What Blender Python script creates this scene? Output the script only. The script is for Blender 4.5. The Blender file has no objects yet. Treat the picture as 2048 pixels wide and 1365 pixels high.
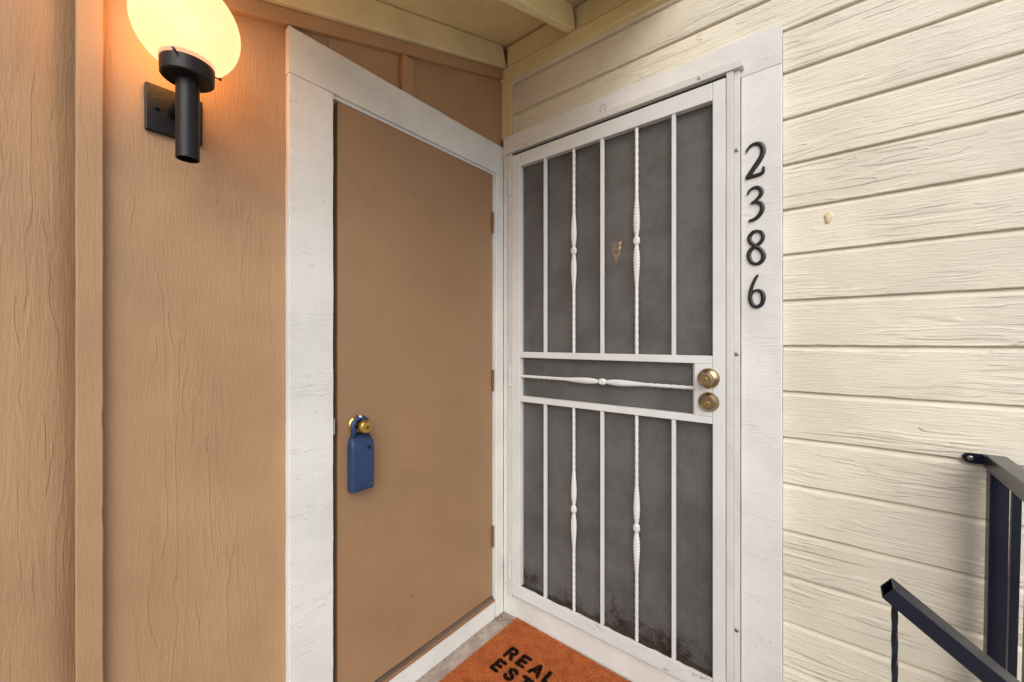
import bpy, bmesh, math, random
import numpy as np
from mathutils import Vector, Matrix, noise as mnoise

random.seed(7)
rng = np.random.default_rng(7)
SC = bpy.context.scene
COL = SC.collection

# ---------------------------------------------------------------- camera
cam_d = bpy.data.cameras.new('camera')
cam_d.sensor_width = 36.0
cam_d.lens = 811.6 / 2048 * 36.0
cam_d.clip_start = 0.02
cam_d.clip_end = 2000
cam = bpy.data.objects.new('camera', cam_d)
cam.location = (1.238, -1.468, 1.28)
cam.rotation_euler = (math.pi / 2, 0, math.atan2(656, 811.6))
COL.objects.link(cam)
SC.camera = cam

# ---------------------------------------------------------------- sky and sun (bright overcast day)
SUN_EL, SUN_AZ = math.radians(40), math.radians(138)     # azimuth clockwise from +Y
world = bpy.data.worlds.new('World')
SC.world = world
world.use_nodes = True
wn = world.node_tree
wn.nodes.clear()
sky = wn.nodes.new('ShaderNodeTexSky')
sky.sky_type = 'NISHITA'
sky.sun_disc = False
sky.sun_elevation = SUN_EL
sky.sun_rotation = SUN_AZ
sky.air_density = 0.5
sky.dust_density = 2.2
sky.ozone_density = 1.0
bg = wn.nodes.new('ShaderNodeBackground')
bg.inputs['Strength'].default_value = 0.14
wo = wn.nodes.new('ShaderNodeOutputWorld')
wn.links.new(sky.outputs[0], bg.inputs[0])
wn.links.new(bg.outputs[0], wo.inputs[0])

sun_d = bpy.data.lights.new('sun', 'SUN')
sun_d.energy = 1.1
sun_d.angle = math.radians(60)
sun_d.color = (0.99, 0.99, 0.93)
sun = bpy.data.objects.new('sun', sun_d)
sdir = Vector((math.sin(SUN_AZ) * math.cos(SUN_EL), math.cos(SUN_AZ) * math.cos(SUN_EL), math.sin(SUN_EL)))
sun.rotation_euler = (-sdir).to_track_quat('-Z', 'Y').to_euler()
sun.location = (3, -4, 5)
COL.objects.link(sun)

SC.view_settings.view_transform = 'Standard'
SC.view_settings.look = 'None'
SC.view_settings.gamma = 1
SC.view_settings.exposure = 0.47

# ---------------------------------------------------------------- material helpers
def srgb(r, g, b):
    f = lambda c: c / 12.92 if c <= 0.04045 else ((c + 0.055) / 1.055) ** 2.4
    return (f(r / 255), f(g / 255), f(b / 255), 1)

class NT:
    def __init__(self, name):
        self.m = bpy.data.materials.new(name)
        self.m.use_nodes = True
        self.t = self.m.node_tree
        self.t.nodes.clear()
        self.out = self.t.nodes.new('ShaderNodeOutputMaterial')
        self.b = self.t.nodes.new('ShaderNodeBsdfPrincipled')
        self.t.links.new(self.b.outputs[0], self.out.inputs[0])
    def n(self, kind, **kw):
        x = self.t.nodes.new('ShaderNode' + kind)
        for k, v in kw.items(): setattr(x, k, v)
        return x
    def l(self, a, b): self.t.links.new(a, b)
    def setin(self, sock, v):
        if hasattr(v, 'is_output') or isinstance(v, bpy.types.NodeSocket): self.l(v, sock)
        else: sock.default_value = v
    def math(self, op, a, b=0.0, c=0.0, clamp=False):
        x = self.n('Math', operation=op, use_clamp=clamp)
        for i, v in enumerate((a, b, c)): self.setin(x.inputs[i], v)
        return x.outputs[0]
    def ss(self, v, lo, hi, a=0.0, b=1.0):
        x = self.n('MapRange', interpolation_type='SMOOTHSTEP')
        self.setin(x.inputs[0], v)
        x.inputs[1].default_value = lo; x.inputs[2].default_value = hi
        x.inputs[3].default_value = a; x.inputs[4].default_value = b
        return x.outputs[0]
    def pos(self, rand=True):
        g = self.n('NewGeometry')
        if not rand: return g.outputs['Position']
        oi = self.n('ObjectInfo')
        mu = self.math('MULTIPLY', oi.outputs['Random'], 37.0)
        cx = self.n('CombineXYZ')
        for i in range(3): self.l(mu, cx.inputs[i])
        va = self.n('VectorMath', operation='ADD')
        self.l(g.outputs['Position'], va.inputs[0]); self.l(cx.outputs[0], va.inputs[1])
        return va.outputs[0]
    def scale(self, v, s):
        x = self.n('VectorMath', operation='MULTIPLY')
        self.l(v, x.inputs[0]); x.inputs[1].default_value = s
        return x.outputs[0]
    def noise(self, v, sc=1.0, det=3.0, rough=0.55, dist=0.0):
        x = self.n('TexNoise')
        self.l(v, x.inputs['Vector'])
        x.inputs['Scale'].default_value = sc; x.inputs['Detail'].default_value = det
        x.inputs['Roughness'].default_value = rough; x.inputs['Distortion'].default_value = dist
        return x.outputs[0]
    def mix(self, f, a, b, mode='MIX'):
        x = self.n('Mix', data_type='RGBA', blend_type=mode)
        self.setin(x.inputs[0], f); self.setin(x.inputs[6], a); self.setin(x.inputs[7], b)
        return x.outputs[2]
    def bump(self, h, dist, strength=1.0, prev=None):
        x = self.n('Bump')
        x.inputs['Strength'].default_value = strength
        x.inputs['Distance'].default_value = dist
        self.l(h, x.inputs['Height'])
        if prev is not None: self.l(prev, x.inputs['Normal'])
        return x.outputs[0]
    def fin(self, col=None, rough=0.5, spec=0.35, metal=0.0, normal=None):
        if col is not None: self.setin(self.b.inputs['Base Color'], col)
        self.setin(self.b.inputs['Roughness'], rough)
        self.b.inputs['Specular IOR Level'].default_value = spec
        self.b.inputs['Metallic'].default_value = metal
        if normal is not None: self.l(normal, self.b.inputs['Normal'])
        return self.m

def gvec(axis, along, across):
    return tuple(along if a == axis else across for a in 'XYZ')

def painted_wood(name, col, axis, relief=0.0016, ledge=1.0, lf=(2.2, 26.0), contours=5.0, dirt=0.35, fine=1.0, rough=0.5, blotch=0.05):
    """paint over rough-sawn / embossed wood: ledges along grain contours, fibres, brush marks, dirt in cracks"""
    t = NT(name)
    p = t.pos()
    wob = t.noise(t.scale(p, gvec(axis, 5, 9)), 1, 2)
    wv = t.n('VectorMath', operation='SCALE')
    wc = t.n('CombineXYZ')
    for i in range(3): t.l(wob, wc.inputs[i])
    t.l(wc.outputs[0], wv.inputs[0]); wv.inputs['Scale'].default_value = 0.02
    va = t.n('VectorMath', operation='ADD'); t.l(p, va.inputs[0]); t.l(wv.outputs[0], va.inputs[1])
    q = va.outputs[0]
    n1 = t.noise(t.scale(q, gvec(axis, lf[0], lf[1])), 1, 2, 0.5)
    saw = t.math('FRACT', t.math('MULTIPLY', n1, contours))
    led = t.ss(saw, 0.45, 0.93)
    led = t.math('MULTIPLY', led, t.ss(saw, 1.0, 0.955))
    mask = t.ss(t.noise(t.scale(p, gvec(axis, 2.6, 9)), 1, 2), 0.42, 0.60)
    led = t.math('MULTIPLY', led, mask)
    fib = t.noise(t.scale(q, gvec(axis, 18, 240)), 1, 2, 0.6)
    fib2 = t.noise(t.scale(p, gvec(axis, 60, 170)), 1, 2, 0.6)
    h = t.math('MULTIPLY', led, 0.55 * ledge)
    h = t.math('ADD', h, t.math('MULTIPLY', fib, 0.55 * fine))
    h = t.math('ADD', h, t.math('MULTIPLY', fib2, 0.35 * fine))
    nrm = t.bump(h, relief)
    # crack lines that hold dirt
    cr = t.noise(t.scale(q, gvec(axis, 7, 70)), 1, 2, 0.55)
    crl = t.math('ABSOLUTE', t.math('SUBTRACT', cr, 0.5))
    crm = t.math('MULTIPLY', t.ss(crl, 0.006, 0.0), t.ss(t.noise(t.scale(p, gvec(axis, 6, 14)), 1, 2), 0.56, 0.66))
    edge = t.math('MULTIPLY', t.ss(saw, 0.93, 0.99), mask)
    dm = t.math('MAXIMUM', crm, t.math('MULTIPLY', edge, 0.5))
    speck = t.ss(t.noise(p, 95, 1, 0.5), 0.745, 0.78)
    dm = t.math('MULTIPLY', t.math('MAXIMUM', dm, t.math('MULTIPLY', speck, 0.8)), dirt, clamp=True)
    bl = t.noise(p, 3.1, 4, 0.6)
    c2 = tuple(c * (1 - blotch * 3.2) for c in col[:3]) + (1,)
    base = t.mix(t.ss(bl, 0.35, 0.75), col, c2)
    dk = tuple(c * 0.28 for c in col[:3]) + (1,)
    base = t.mix(dm, base, dk)
    return t.fin(base, rough, 0.3, 0, nrm)

def flat_paint(name, col, relief=0.0003, scale=60, rough=0.45, blotch=0.05, chip=0.0, rust=0.0, rust_col=(0.16, 0.055, 0.018, 1), scuff=0.0, spec=0.4, metal=0.0):
    t = NT(name)
    p = t.pos()
    h = t.math('ADD', t.noise(p, scale, 3, 0.6), t.math('MULTIPLY', t.noise(p, scale * 5, 2, 0.6), 0.25))
    nrm = t.bump(h, relief)
    c2 = tuple(c * (1 - blotch * 3) for c in col[:3]) + (1,)
    base = t.mix(t.ss(t.noise(p, 4.2, 4, 0.6), 0.35, 0.72), col, c2)
    if scuff > 0:
        s = t.noise(t.scale(p, (26, 26, 60)), 1, 4, 0.65, 0.6)
        m = t.math('MULTIPLY', t.ss(t.math('ABSOLUTE', t.math('SUBTRACT', s, 0.5)), 0.012, 0.0),
                   t.ss(t.noise(p, 5.2, 2), 0.60, 0.70))
        sp = t.ss(t.noise(p, 60, 1), 0.765, 0.79)
        base = t.mix(t.math('MULTIPLY', t.math('MAXIMUM', m, sp), scuff, clamp=True), base, tuple(c * 0.3 for c in col[:3]) + (1,))
    if chip > 0:
        base = t.mix(t.math('MULTIPLY', t.ss(t.noise(p, 75, 3, 0.6), 0.72, 0.75), chip), base, (0.30, 0.28, 0.24, 1))
    if rust > 0:
        g = t.n('NewGeometry')
        sx = t.n('SeparateXYZ'); t.l(g.outputs['Position'], sx.inputs[0])
        low = t.ss(sx.outputs[2], 0.20, 0.14)
        r = t.math('MULTIPLY', t.ss(t.noise(t.scale(g.outputs['Position'], (11, 11, 34)), 1, 7, 0.8), 0.57, 0.70), low)
        base = t.mix(t.math('MULTIPLY', r, rust, clamp=True), base, rust_col)
    return t.fin(base, rough, spec, metal, nrm)

CREAM = srgb(229, 223, 202)
TAN = srgb(180, 145, 109)
WHITE = srgb(226, 226, 219)
M = {}
M['siding'] = painted_wood('cream_siding_paint', CREAM, 'X', relief=0.0034, ledge=1.15, lf=(2.0, 26), contours=6, dirt=0.06, fine=0.9)
M['cream_x'] = painted_wood('cream_trim_paint_x', srgb(232, 215, 168), 'X', relief=0.0012, ledge=0.4, dirt=0.4)
M['cream_z'] = painted_wood('cream_trim_paint_z', srgb(232, 215, 168), 'Z', relief=0.0012, ledge=0.4, dirt=0.4)
M['cream_y'] = painted_wood('cream_trim_paint_y', srgb(232, 215, 168), 'Y', relief=0.0010, ledge=0.3, dirt=0.4)
M['ceiling'] = painted_wood('cream_ceiling_paint', srgb(230, 212, 165), 'Y', relief=0.0007, ledge=0.2, dirt=0.3)
M['tan_z'] = painted_wood('tan_plywood_paint', TAN, 'Z', relief=0.0018, ledge=0.6, lf=(2.2, 20), contours=5, dirt=0.12, fine=1.0)
M['tan_y'] = painted_wood('tan_board_paint', TAN, 'Y', relief=0.0008, ledge=0.2, dirt=0.25)
M['tan_batten'] = painted_wood('tan_batten_paint', TAN, 'Z', relief=0.0013, ledge=0.4, dirt=0.3)
M['tan_door'] = flat_paint('tan_door_paint', srgb(158, 125, 92), relief=0.0004, scale=28, rough=0.42, blotch=0.03, scuff=0.6)
M['white_z'] = painted_wood('white_trim_paint_z', WHITE, 'Z', relief=0.0013, ledge=0.3, lf=(3, 40), dirt=0.4)
M['white_x'] = painted_wood('white_trim_paint_x', WHITE, 'X', relief=0.0013, ledge=0.4, lf=(3, 40), dirt=0.45)
M['white_y'] = painted_wood('white_trim_paint_y', WHITE, 'Y', relief=0.0015, ledge=0.5, lf=(3, 40), dirt=0.5)
M['white_metal'] = flat_paint('white_metal_paint', srgb(218, 220, 217), relief=0.0003, scale=120, rough=0.38, blotch=0.03, rust=0.8)
M['white_frame'] = flat_paint('white_frame_paint', srgb(215, 214, 207), relief=0.0003, scale=120, rough=0.42, blotch=0.04, scuff=0.35)
M['dark_paint'] = flat_paint('navy_black_paint', (0.0055, 0.0075, 0.019, 1), relief=0.0004, scale=90, rough=0.24, blotch=0.06, spec=0.5, chip=0.8)
M['lamp_black'] = flat_paint('black_lamp_paint', (0.006, 0.0056, 0.0053, 1), relief=0.0006, scale=150, rough=0.42, blotch=0.08, chip=0.25)
M['number_black'] = flat_paint('black_number_enamel', (0.010, 0.010, 0.010, 1), relief=0.0008, scale=140, rough=0.25, spec=0.5)
M['hinge_brown'] = flat_paint('painted_hinge_brown', srgb(128, 92, 62), relief=0.0006, scale=150, rough=0.4)
M['brown_sill'] = painted_wood('brown_threshold_paint', srgb(150, 112, 82), 'Y', relief=0.001, dirt=0.6)
M['screw'] = flat_paint('screw_metal', (0.45, 0.44, 0.41, 1), relief=0.0006, scale=300, rough=0.35, metal=0.8)
M['brass'] = flat_paint('worn_brass', (0.62, 0.42, 0.12, 1), relief=0.0002, scale=300, rough=0.28, metal=1.0, blotch=0.12)
M['antique'] = flat_paint('antique_brass', (0.42, 0.31, 0.17, 1), relief=0.00015, scale=300, rough=0.27, metal=1.0, blotch=0.12)
M['keyway'] = flat_paint('keyway_dark', (0.01, 0.008, 0.006, 1), relief=0.0002, rough=0.6)
M['blue'] = flat_paint('blue_vinyl', srgb(44, 66, 104), relief=0.0006, scale=60, rough=0.45, blotch=0.1, scuff=0.3, chip=0.35)
M['entry_brown'] = flat_paint('dark_entry_door_paint', srgb(56, 46, 42), relief=0.0004, scale=30, rough=0.35, blotch=0.1)
M['putty'] = flat_paint('cream_putty', srgb(226, 212, 168), relief=0.0008, scale=80, rough=0.5)
M['bare'] = flat_paint('bare_metal_label', srgb(220, 222, 225), relief=0.0004, scale=200, rough=0.5)

def concrete_mat():
    t = NT('porch_concrete')
    p = t.pos(False)
    n1 = t.noise(p, 9, 6, 0.7); n2 = t.noise(p, 160, 3, 0.7)
    br = t.noise(t.scale(p, (60, 260, 60)), 1, 3, 0.6)
    base = t.mix(t.ss(n1, 0.3, 0.72), srgb(186, 173, 161), srgb(146, 132, 120))
    base = t.mix(t.ss(n2, 0.55, 0.75, 0, 0.6), base, srgb(104, 92, 82))
    h = t.math('ADD', t.math('MULTIPLY', n2, 0.6), t.math('MULTIPLY', br, 0.7))
    return t.fin(base, 0.85, 0.2, 0, t.bump(h, 0.0022))
M['concrete'] = concrete_mat()

def ground_mat():
    t = NT('ground_paving')
    p = t.pos(False)
    base = t.mix(t.ss(t.noise(p, 1.3, 6, 0.65), 0.35, 0.7), (0.50, 0.48, 0.45, 1), (0.42, 0.40, 0.375, 1))
    return t.fin(base, 0.9, 0.2, 0, t.bump(t.noise(p, 60, 4, 0.6), 0.006))
M['ground'] = ground_mat()

def coir_mat(name, a, b):
    t = NT(name)
    p = t.pos(False)
    base = t.mix(t.ss(t.noise(p, 330, 3, 0.75), 0.40, 0.60), a, b)
    base = t.mix(t.ss(t.noise(p, 22, 3, 0.6), 0.4, 0.75, 0, 0.35), base, tuple(c * 0.6 for c in b[:3]) + (1,))
    return t.fin(base, 0.9, 0.1)
M['coir'] = coir_mat('orange_coir', srgb(236, 152, 92), srgb(148, 70, 31))
M['coir_black'] = coir_mat('black_coir', (0.012, 0.011, 0.010, 1), (0.005, 0.005, 0.005, 1))

def mesh_mat():
    """perforated security screen: small staggered diamond openings"""
    t = NT('perforated_screen')
    g = t.n('NewGeometry')
    sx = t.n('SeparateXYZ'); t.l(g.outputs['Position'], sx.inputs[0])
    px_, pz_ = 0.0080, 0.0056
    u = t.math('MULTIPLY', sx.outputs[0], 1 / px_); v = t.math('MULTIPLY', sx.outputs[2], 1 / pz_)
    a = t.math('PINGPONG', t.math('ADD', u, v), 0.5); b = t.math('PINGPONG', t.math('SUBTRACT', u, v), 0.5)
    w = t.math('MINIMUM', a, b)                     # 0 on strands, 0.5 in the middle of an opening
    hole = t.math('GREATER_THAN', w, 0.14)
    p = g.outputs['Position']
    dirt = t.noise(p, 5.5, 5, 0.65)
    col = t.mix(t.ss(dirt, 0.35, 0.7), (0.28, 0.282, 0.272, 1), (0.185, 0.185, 0.175, 1))
    low = t.ss(sx.outputs[2], 0.40, 0.165)
    rs = t.ss(t.math('ADD', t.noise(p, 6, 6, 0.75), t.math('MULTIPLY', low, 0.34)), 0.72, 0.93)
    col = t.mix(rs, col, (0.055, 0.026, 0.012, 1))
    t.setin(t.b.inputs['Base Color'], col)
    t.b.inputs['Roughness'].default_value = 0.55
    t.b.inputs['Metallic'].default_value = 0.2
    nb = t.bump(w, 0.0012); t.l(nb, t.b.inputs['Normal'])
    tr = t.n('BsdfTransparent'); mx = t.n('MixShader')
    t.l(hole, mx.inputs[0]); t.l(t.b.outputs[0], mx.inputs[1]); t.l(tr.outputs[0], mx.inputs[2])
    t.l(mx.outputs[0], t.out.inputs[0])
    return t.m
M['mesh'] = mesh_mat()

def globe_mat():
    """thin opal glass: glows by itself and lets part of the bulb's light straight through"""
    t = NT('lit_opal_globe')
    t.b.inputs['Base Color'].default_value = (0.13, 0.13, 0.13, 1)
    t.b.inputs['Roughness'].default_value = 0.2
    t.b.inputs['Emission Color'].default_value = (1.0, 0.40, 0.21, 1)
    t.b.inputs['Emission Strength'].default_value = 1.45
    tr = t.n('BsdfTransparent'); mx = t.n('MixShader'); mx.inputs[0].default_value = 0.35
    t.l(t.b.outputs[0], mx.inputs[1]); t.l(tr.outputs[0], mx.inputs[2]); t.l(mx.outputs[0], t.out.inputs[0])
    return t.m
M['globe'] = globe_mat()

# ---------------------------------------------------------------- object helpers
def tag(o, label=None, cat=None, group=None, kind=None):
    if label: o['label'] = label
    if cat: o['category'] = cat
    if group: o['group'] = group
    if kind: o['kind'] = kind
    return o

def thing(name, label, cat, loc=(0, 0, 0), group=None):
    o = bpy.data.objects.new(name, None)
    o.empty_display_size = 0.05
    o.location = loc
    COL.objects.link(o)
    return tag(o, label, cat, group, 'thing')

def parent_to(o, par):
    """child keeps its world placement"""
    base = Vector((0, 0, 0))
    q = par
    while q is not None:
        base += q.location; q = q.parent
    o.parent = par
    o.location = o.location - base

def link(name, me, mat, par=None, smooth=False):
    o = bpy.data.objects.new(name, me)
    if mat is not None and not me.materials: me.materials.append(M[mat] if isinstance(mat, str) else mat)
    COL.objects.link(o)
    if smooth:
        for p in me.polygons: p.use_smooth = True
    if par is not None: parent_to(o, par)
    return o

class MB:
    def __init__(self): self.v = []; self.f = []
    def add(self, vs, fs):
        k = len(self.v)
        self.v += [tuple(x) for x in vs]
        self.f += [tuple(i + k for i in f) for f in fs]
        return self
    def box(self, x0, x1, y0, y1, z0, z1):
        return self.add([(x, y, z) for x in (x0, x1) for y in (y0, y1) for z in (z0, z1)],
                        [(0, 1, 3, 2), (4, 6, 7, 5), (0, 4, 5, 1), (2, 3, 7, 6), (0, 2, 6, 4), (1, 5, 7, 3)])
    def loft(self, rings, closed=True, caps=True, loop=False):
        n = len(rings[0]); vs = [p for r in rings for p in r]; fs = []
        m = len(rings)
        for i in range(m if loop else m - 1):
            a, b = i * n, ((i + 1) % m) * n
            for j in range(n if closed else n - 1):
                fs.append((a + j, a + (j + 1) % n, b + (j + 1) % n, b + j))
        if caps and not loop:
            fs.append(tuple(range(n))[::-1]); fs.append(tuple(range((m - 1) * n, m * n)))
        return self.add(vs, fs)
    def cyl(self, c0, c1, r0, r1=None, n=24):
        c0, c1 = Vector(c0), Vector(c1); r1 = r0 if r1 is None else r1
        ax = (c1 - c0).normalized(); s = ax.orthogonal().normalized(); t = ax.cross(s)
        ring = lambda c, r: [c + r * (math.cos(2 * math.pi * k / n) * s + math.sin(2 * math.pi * k / n) * t) for k in range(n)]
        return self.loft([ring(c0, r0), ring(c1, r1)])
    def lathe(self, c, axis, prof, n=40):
        """prof: (distance along axis, radius)"""
        c, ax = Vector(c), Vector(axis).normalized()
        s = ax.orthogonal().normalized(); t = ax.cross(s)
        return self.loft([[c + h * ax + max(r, 1e-5) * (math.cos(2 * math.pi * k / n) * s + math.sin(2 * math.pi * k / n) * t)
                           for k in range(n)] for h, r in prof])
    def mesh(self, name='mesh', recalc=True):
        me = bpy.data.meshes.new(name)
        me.from_pydata(self.v, [], self.f)
        if recalc:
            bm = bmesh.new(); bm.from_mesh(me)
            bmesh.ops.recalc_face_normals(bm, faces=bm.faces)
            bm.to_mesh(me); bm.free()
        me.update()
        return me
    def build(self, name, mat, par=None, bevel=0.0, smooth=False, seg=2):
        o = link(name, self.mesh(name), mat, par, smooth)
        if bevel:
            b = o.modifiers.new('bevel', 'BEVEL'); b.width = bevel; b.segments = seg
            b.limit_method = 'ANGLE'; b.angle_limit = math.radians(40)
        return o

def smooth_by_angle(o, deg=40):
    me = o.data
    for p in me.polygons: p.use_smooth = True
    bm = bmesh.new(); bm.from_mesh(me)
    for e in bm.edges:
        if len(e.link_faces) == 2 and e.calc_face_angle(0) > math.radians(deg): e.smooth = False
    bm.to_mesh(me); bm.free()
    return o

def nz(x, s, seed): return mnoise.noise(Vector((x * s, seed * 7.31, seed * 1.7)))

def plank(p0, p1, wdir, w, ddir, d, mat, name, par, jit=0.0007, seg=0.03, ch=0.0016, seed=None, chips=0.0):
    """sawn board from p0 to p1 (a corner edge), width w along wdir, depth d along ddir, softly uneven edges"""
    p0, p1, W, D = Vector(p0), Vector(p1), Vector(wdir).normalized(), Vector(ddir).normalized()
    L = (p1 - p0).length; n = max(2, int(L / seg)); seed = random.random() * 50 if seed is None else seed
    prof = [(ch, 0), (w - ch, 0), (w, ch), (w, d - ch), (w - ch, d), (ch, d), (0, d - ch), (0, ch)]
    rings = []
    for i in range(n + 1):
        c = p0.lerp(p1, i / n); r = []
        for k, (a, b) in enumerate(prof):
            corner = (k + 1) // 2 % 4
            ja = jit * (nz(i * L / n, 9, seed + corner) + 0.6 * nz(i * L / n, 45, seed + corner + 9))
            jb = jit * 0.7 * nz(i * L / n, 14, seed + corner + 20)
            if chips:
                cpv = nz(i * L / n, 22, seed + corner + 33)
                if cpv > 0.42: ja += (chips if a < w / 2 else -chips) * (cpv - 0.42) * 3
            r.append(c + W * (a + ja) + D * (b + jb))
        rings.append(r)
    mb = MB().loft(rings)
    return smooth_by_angle(mb.build(name, mat, par), 30)

def sphere_rings(c, rx, ry, rz, n=32, m=20, z0=-1.0, z1=1.0):
    rings = []
    for i in range(m + 1):
        t = math.asin(z0) + (math.asin(z1) - math.asin(z0)) * i / m
        r = max(math.cos(t), 1e-4)
        rings.append([(c[0] + rx * r * math.cos(2 * math.pi * k / n), c[1] + ry * r * math.sin(2 * math.pi * k / n), c[2] + rz * math.sin(t)) for k in range(n)])
    return rings

# ================================================================ SETTING
g = MB().box(-300, 300, -300, 300, -1.35, -1.30).build('ground', 'ground'); tag(g, kind='structure')
pf = MB().box(-0.10, 1.62, -2.6, 0.08, -1.29, 0.0).build('porch_floor', 'concrete', bevel=0.006); tag(pf, kind='structure')
st = bpy.data.objects.new('stairs', None); st.location = (1.62, -1.2, -1.29); COL.objects.link(st); tag(st, kind='structure')
for i in range(6):
    MB().box(1.623 + 0.28 * i, 1.62 + 0.28 * (i + 1), -1.75, -0.62, -1.29, -0.18 * (i + 1)).build('step', 'concrete', st, bevel=0.005)

# ================================================================ TAN PLYWOOD WALL (plane x = -0.024)
SL = 0.336                                   # roof slope along y
def roofz(y, z0): return z0 + SL * y
WX, BX = -0.024, -0.004
pw = thing('plywood_wall', 'tan painted plywood wall with vertical battens behind the lit globe lamp', 'wall', (-0.06, -1.4, 0))
def wall_panel(y0, y1, zb, par, name='panel'):
    """plywood sheet with a sloped top following the rafter"""
    zt0, zt1 = (2.62, 2.62) if y1 < -1.3 else (roofz(y0, 2.668), roofz(y1, 2.668))
    vs = [(x, y, z) for x in (WX - 0.06, WX) for (y, z) in ((y0, zb), (y1, zb), (y1, zt1), (y0, zt0))]
    MB().add(vs, [(0, 1, 2, 3), (4, 7, 6, 5), (0, 4, 5, 1), (1, 5, 6, 2), (2, 6, 7, 3), (3, 7, 4, 0)]).build(name, 'tan_z', par)
rings = []
for y, x in ((-3.0, WX), (-1.455, WX), (-1.43, WX - 0.0012), (-1.41, WX - 0.0045), (-1.395, WX - 0.010), (-1.38, WX - 0.017), (-1.3625, WX - 0.022)):
    rings.append([(x, y, 0.001), (x, y, 2.62), (WX - 0.06, y, 2.62), (WX - 0.06, y, 0.001)])
smooth_by_angle(MB().loft(rings).build('panel', 'tan_z', pw), 30)
wall_panel(-1.3605, -0.835, 0.001, pw)
wall_panel(-0.833, -0.5425, 2.062, pw)
wall_panel(-0.5405, 0.06, 2.062, pw)
plank((WX, -1.3812, 0.001), (WX, -1.3812, 2.62), (0, 1, 0), 0.0407, (1, 0, 0), 0.02, 'tan_batten', 'batten', pw, jit=0.0008, chips=0.002, seed=3)
plank((WX, -0.5651, 2.10), (WX, -0.5651, roofz(-0.565, 2.520)), (0, 1, 0), 0.049, (1, 0, 0), 0.02, 'tan_batten', 'batten', pw, seed=5)
plank((WX, -2.60, 0.001), (WX, -2.60, 2.62), (0, 1, 0), 0.0407, (1, 0, 0), 0.02, 'tan_batten', 'batten', pw, seed=8)
ca, sa = math.cos(math.atan(SL)), math.sin(math.atan(SL))
# sloped frieze board under the rafter
plank((WX, -1.335, roofz(-1.335, 2.521)), (WX, -0.001, roofz(-0.001, 2.521)), (0, -sa, ca), 0.0415, (1, 0, 0), 0.022, 'tan_y', 'frieze_board', pw, seed=11)

# ================================================================ PORCH ROOF
rf = thing('porch_roof', 'cream painted sloping porch roof with exposed rafters meeting the siding wall', 'roof', (0.36, -0.6, 2.3))
RZ = 2.567
for x0 in (-0.022, 0.350, 0.756):
    w = 0.037
    plank((x0, -1.26, roofz(-1.26, RZ)), (x0, 0.004, roofz(0.004, RZ)), (1, 0, 0), w, (0, -sa, ca), 0.0955, 'cream_y', 'rafter', rf, jit=0.0008, ch=0.003, seed=x0 * 9 + 4)
for y0, y1 in ((-1.28, -0.762), (-0.758, 0.20)):      # plywood deck sheets
    o0, o1 = roofz(y0, 2.6705), roofz(y1, 2.6705)
    vs = [(x, y, z) for x in (-0.10, 0.84) for (y, z) in ((y0, o0), (y1, o1), (y1, o1 + 0.016), (y0, o0 + 0.016))]
    MB().add(vs, [(0, 1, 2, 3), (4, 7, 6, 5), (0, 4, 5, 1), (1, 5, 6, 2), (2, 6, 7, 3), (3, 7, 4, 0)]).build('ceiling_panel', 'ceiling', rf)
for a, b in ((0.0165, 0.3488), (0.3885, 0.7545)):
    plank((a, 0.008, 2.574), (b, 0.008, 2.574), (0, 0, 1), 0.0925, (0, 1, 0), 0.03, 'cream_x', 'blocking', rf, seed=a + 2)
plank((-0.020, 0.0, 2.509), (0.83, 0.0, 2.509), (0, 0, 1), 0.0565, (0, 1, 0), 0.030, 'cream_x', 'ledger_trim', rf, seed=17)

# ================================================================ SIDING WALL (face y = 0.022)
sw = thing('siding_wall', 'cream painted wood siding wall of horizontal boards right of the security door', 'wall', (1.9, 0.06, 0))
ZB = [-1.08, -0.943, -0.806, -0.669, -0.532, -0.395, -0.258, -0.121, 0.016, 0.154, 0.2908, 0.4279, 0.5677, 0.7045, 0.8479, 0.9883, 1.1286, 1.2674, 1.4063, 1.5466,
      1.6839, 1.8217, 1.9615, 2.103, 2.2346, 2.3525, 2.4938, 2.640, 2.778, 2.916, 3.054, 3.192, 3.330]
SY = 0.022
def siding_board(x0, x1, zb, zt, seed):
    L = x1 - x0; n = max(4, int(L / 0.022))
    rings = []
    for i in range(n + 1):
        x = x0 + L * i / n
        jb = 0.0013 * nz(x, 6, seed) + 0.0011 * nz(x, 38, seed + 2)
        if nz(x, 17, seed + 5) > 0.46: jb += 0.0018 * (nz(x, 60, seed + 6) + 0.3)
        jt = 0.0012 * nz(x, 8, seed + 3)
        jf = 0.0009 * nz(x, 4, seed + 4)
        bev = 0.0150 + 0.0015 * nz(x, 7, seed + 8)
        prof = [(SY + jf + 0.0012, zb + jb), (SY + jf, zb + jb + 0.0016), (SY + jf, zt - bev + jt - 0.002), (SY + jf + 0.001, zt - bev + jt),
                (SY + 0.0125, zt - 0.0015), (SY + 0.0130, zt + 0.006), (SY + 0.024, zt + 0.006), (SY + 0.024, zb + jb)]
        rings.append([(x, y, z) for y, z in prof])
    o = MB().loft(rings).build('siding_board', 'siding', sw)
    smooth_by_angle(o, 22)
    return o
for i in range(len(ZB) - 1):
    a, b = ZB[i], ZB[i + 1]
    xs = 1.1022 if a < 2.2 else (0.0385)
    siding_board(xs, 3.2, a, b, i * 3.1 + 1)
plank((-0.0225, 0.0100, 2.2425), (-0.0225, 0.0100, 2.506), (1, 0, 0), 0.0595, (0, 1, 0), 0.030, 'cream_z', 'corner_board', sw, seed=23)
MB().box(1.104, 3.2, SY + 0.026, SY + 0.14, -1.08, 3.33).build('sheathing', 'siding', sw)
MB().box(-0.08, 1.103, SY + 0.026, SY + 0.14, 2.19, 3.33).build('sheathing', 'siding', sw)
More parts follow.
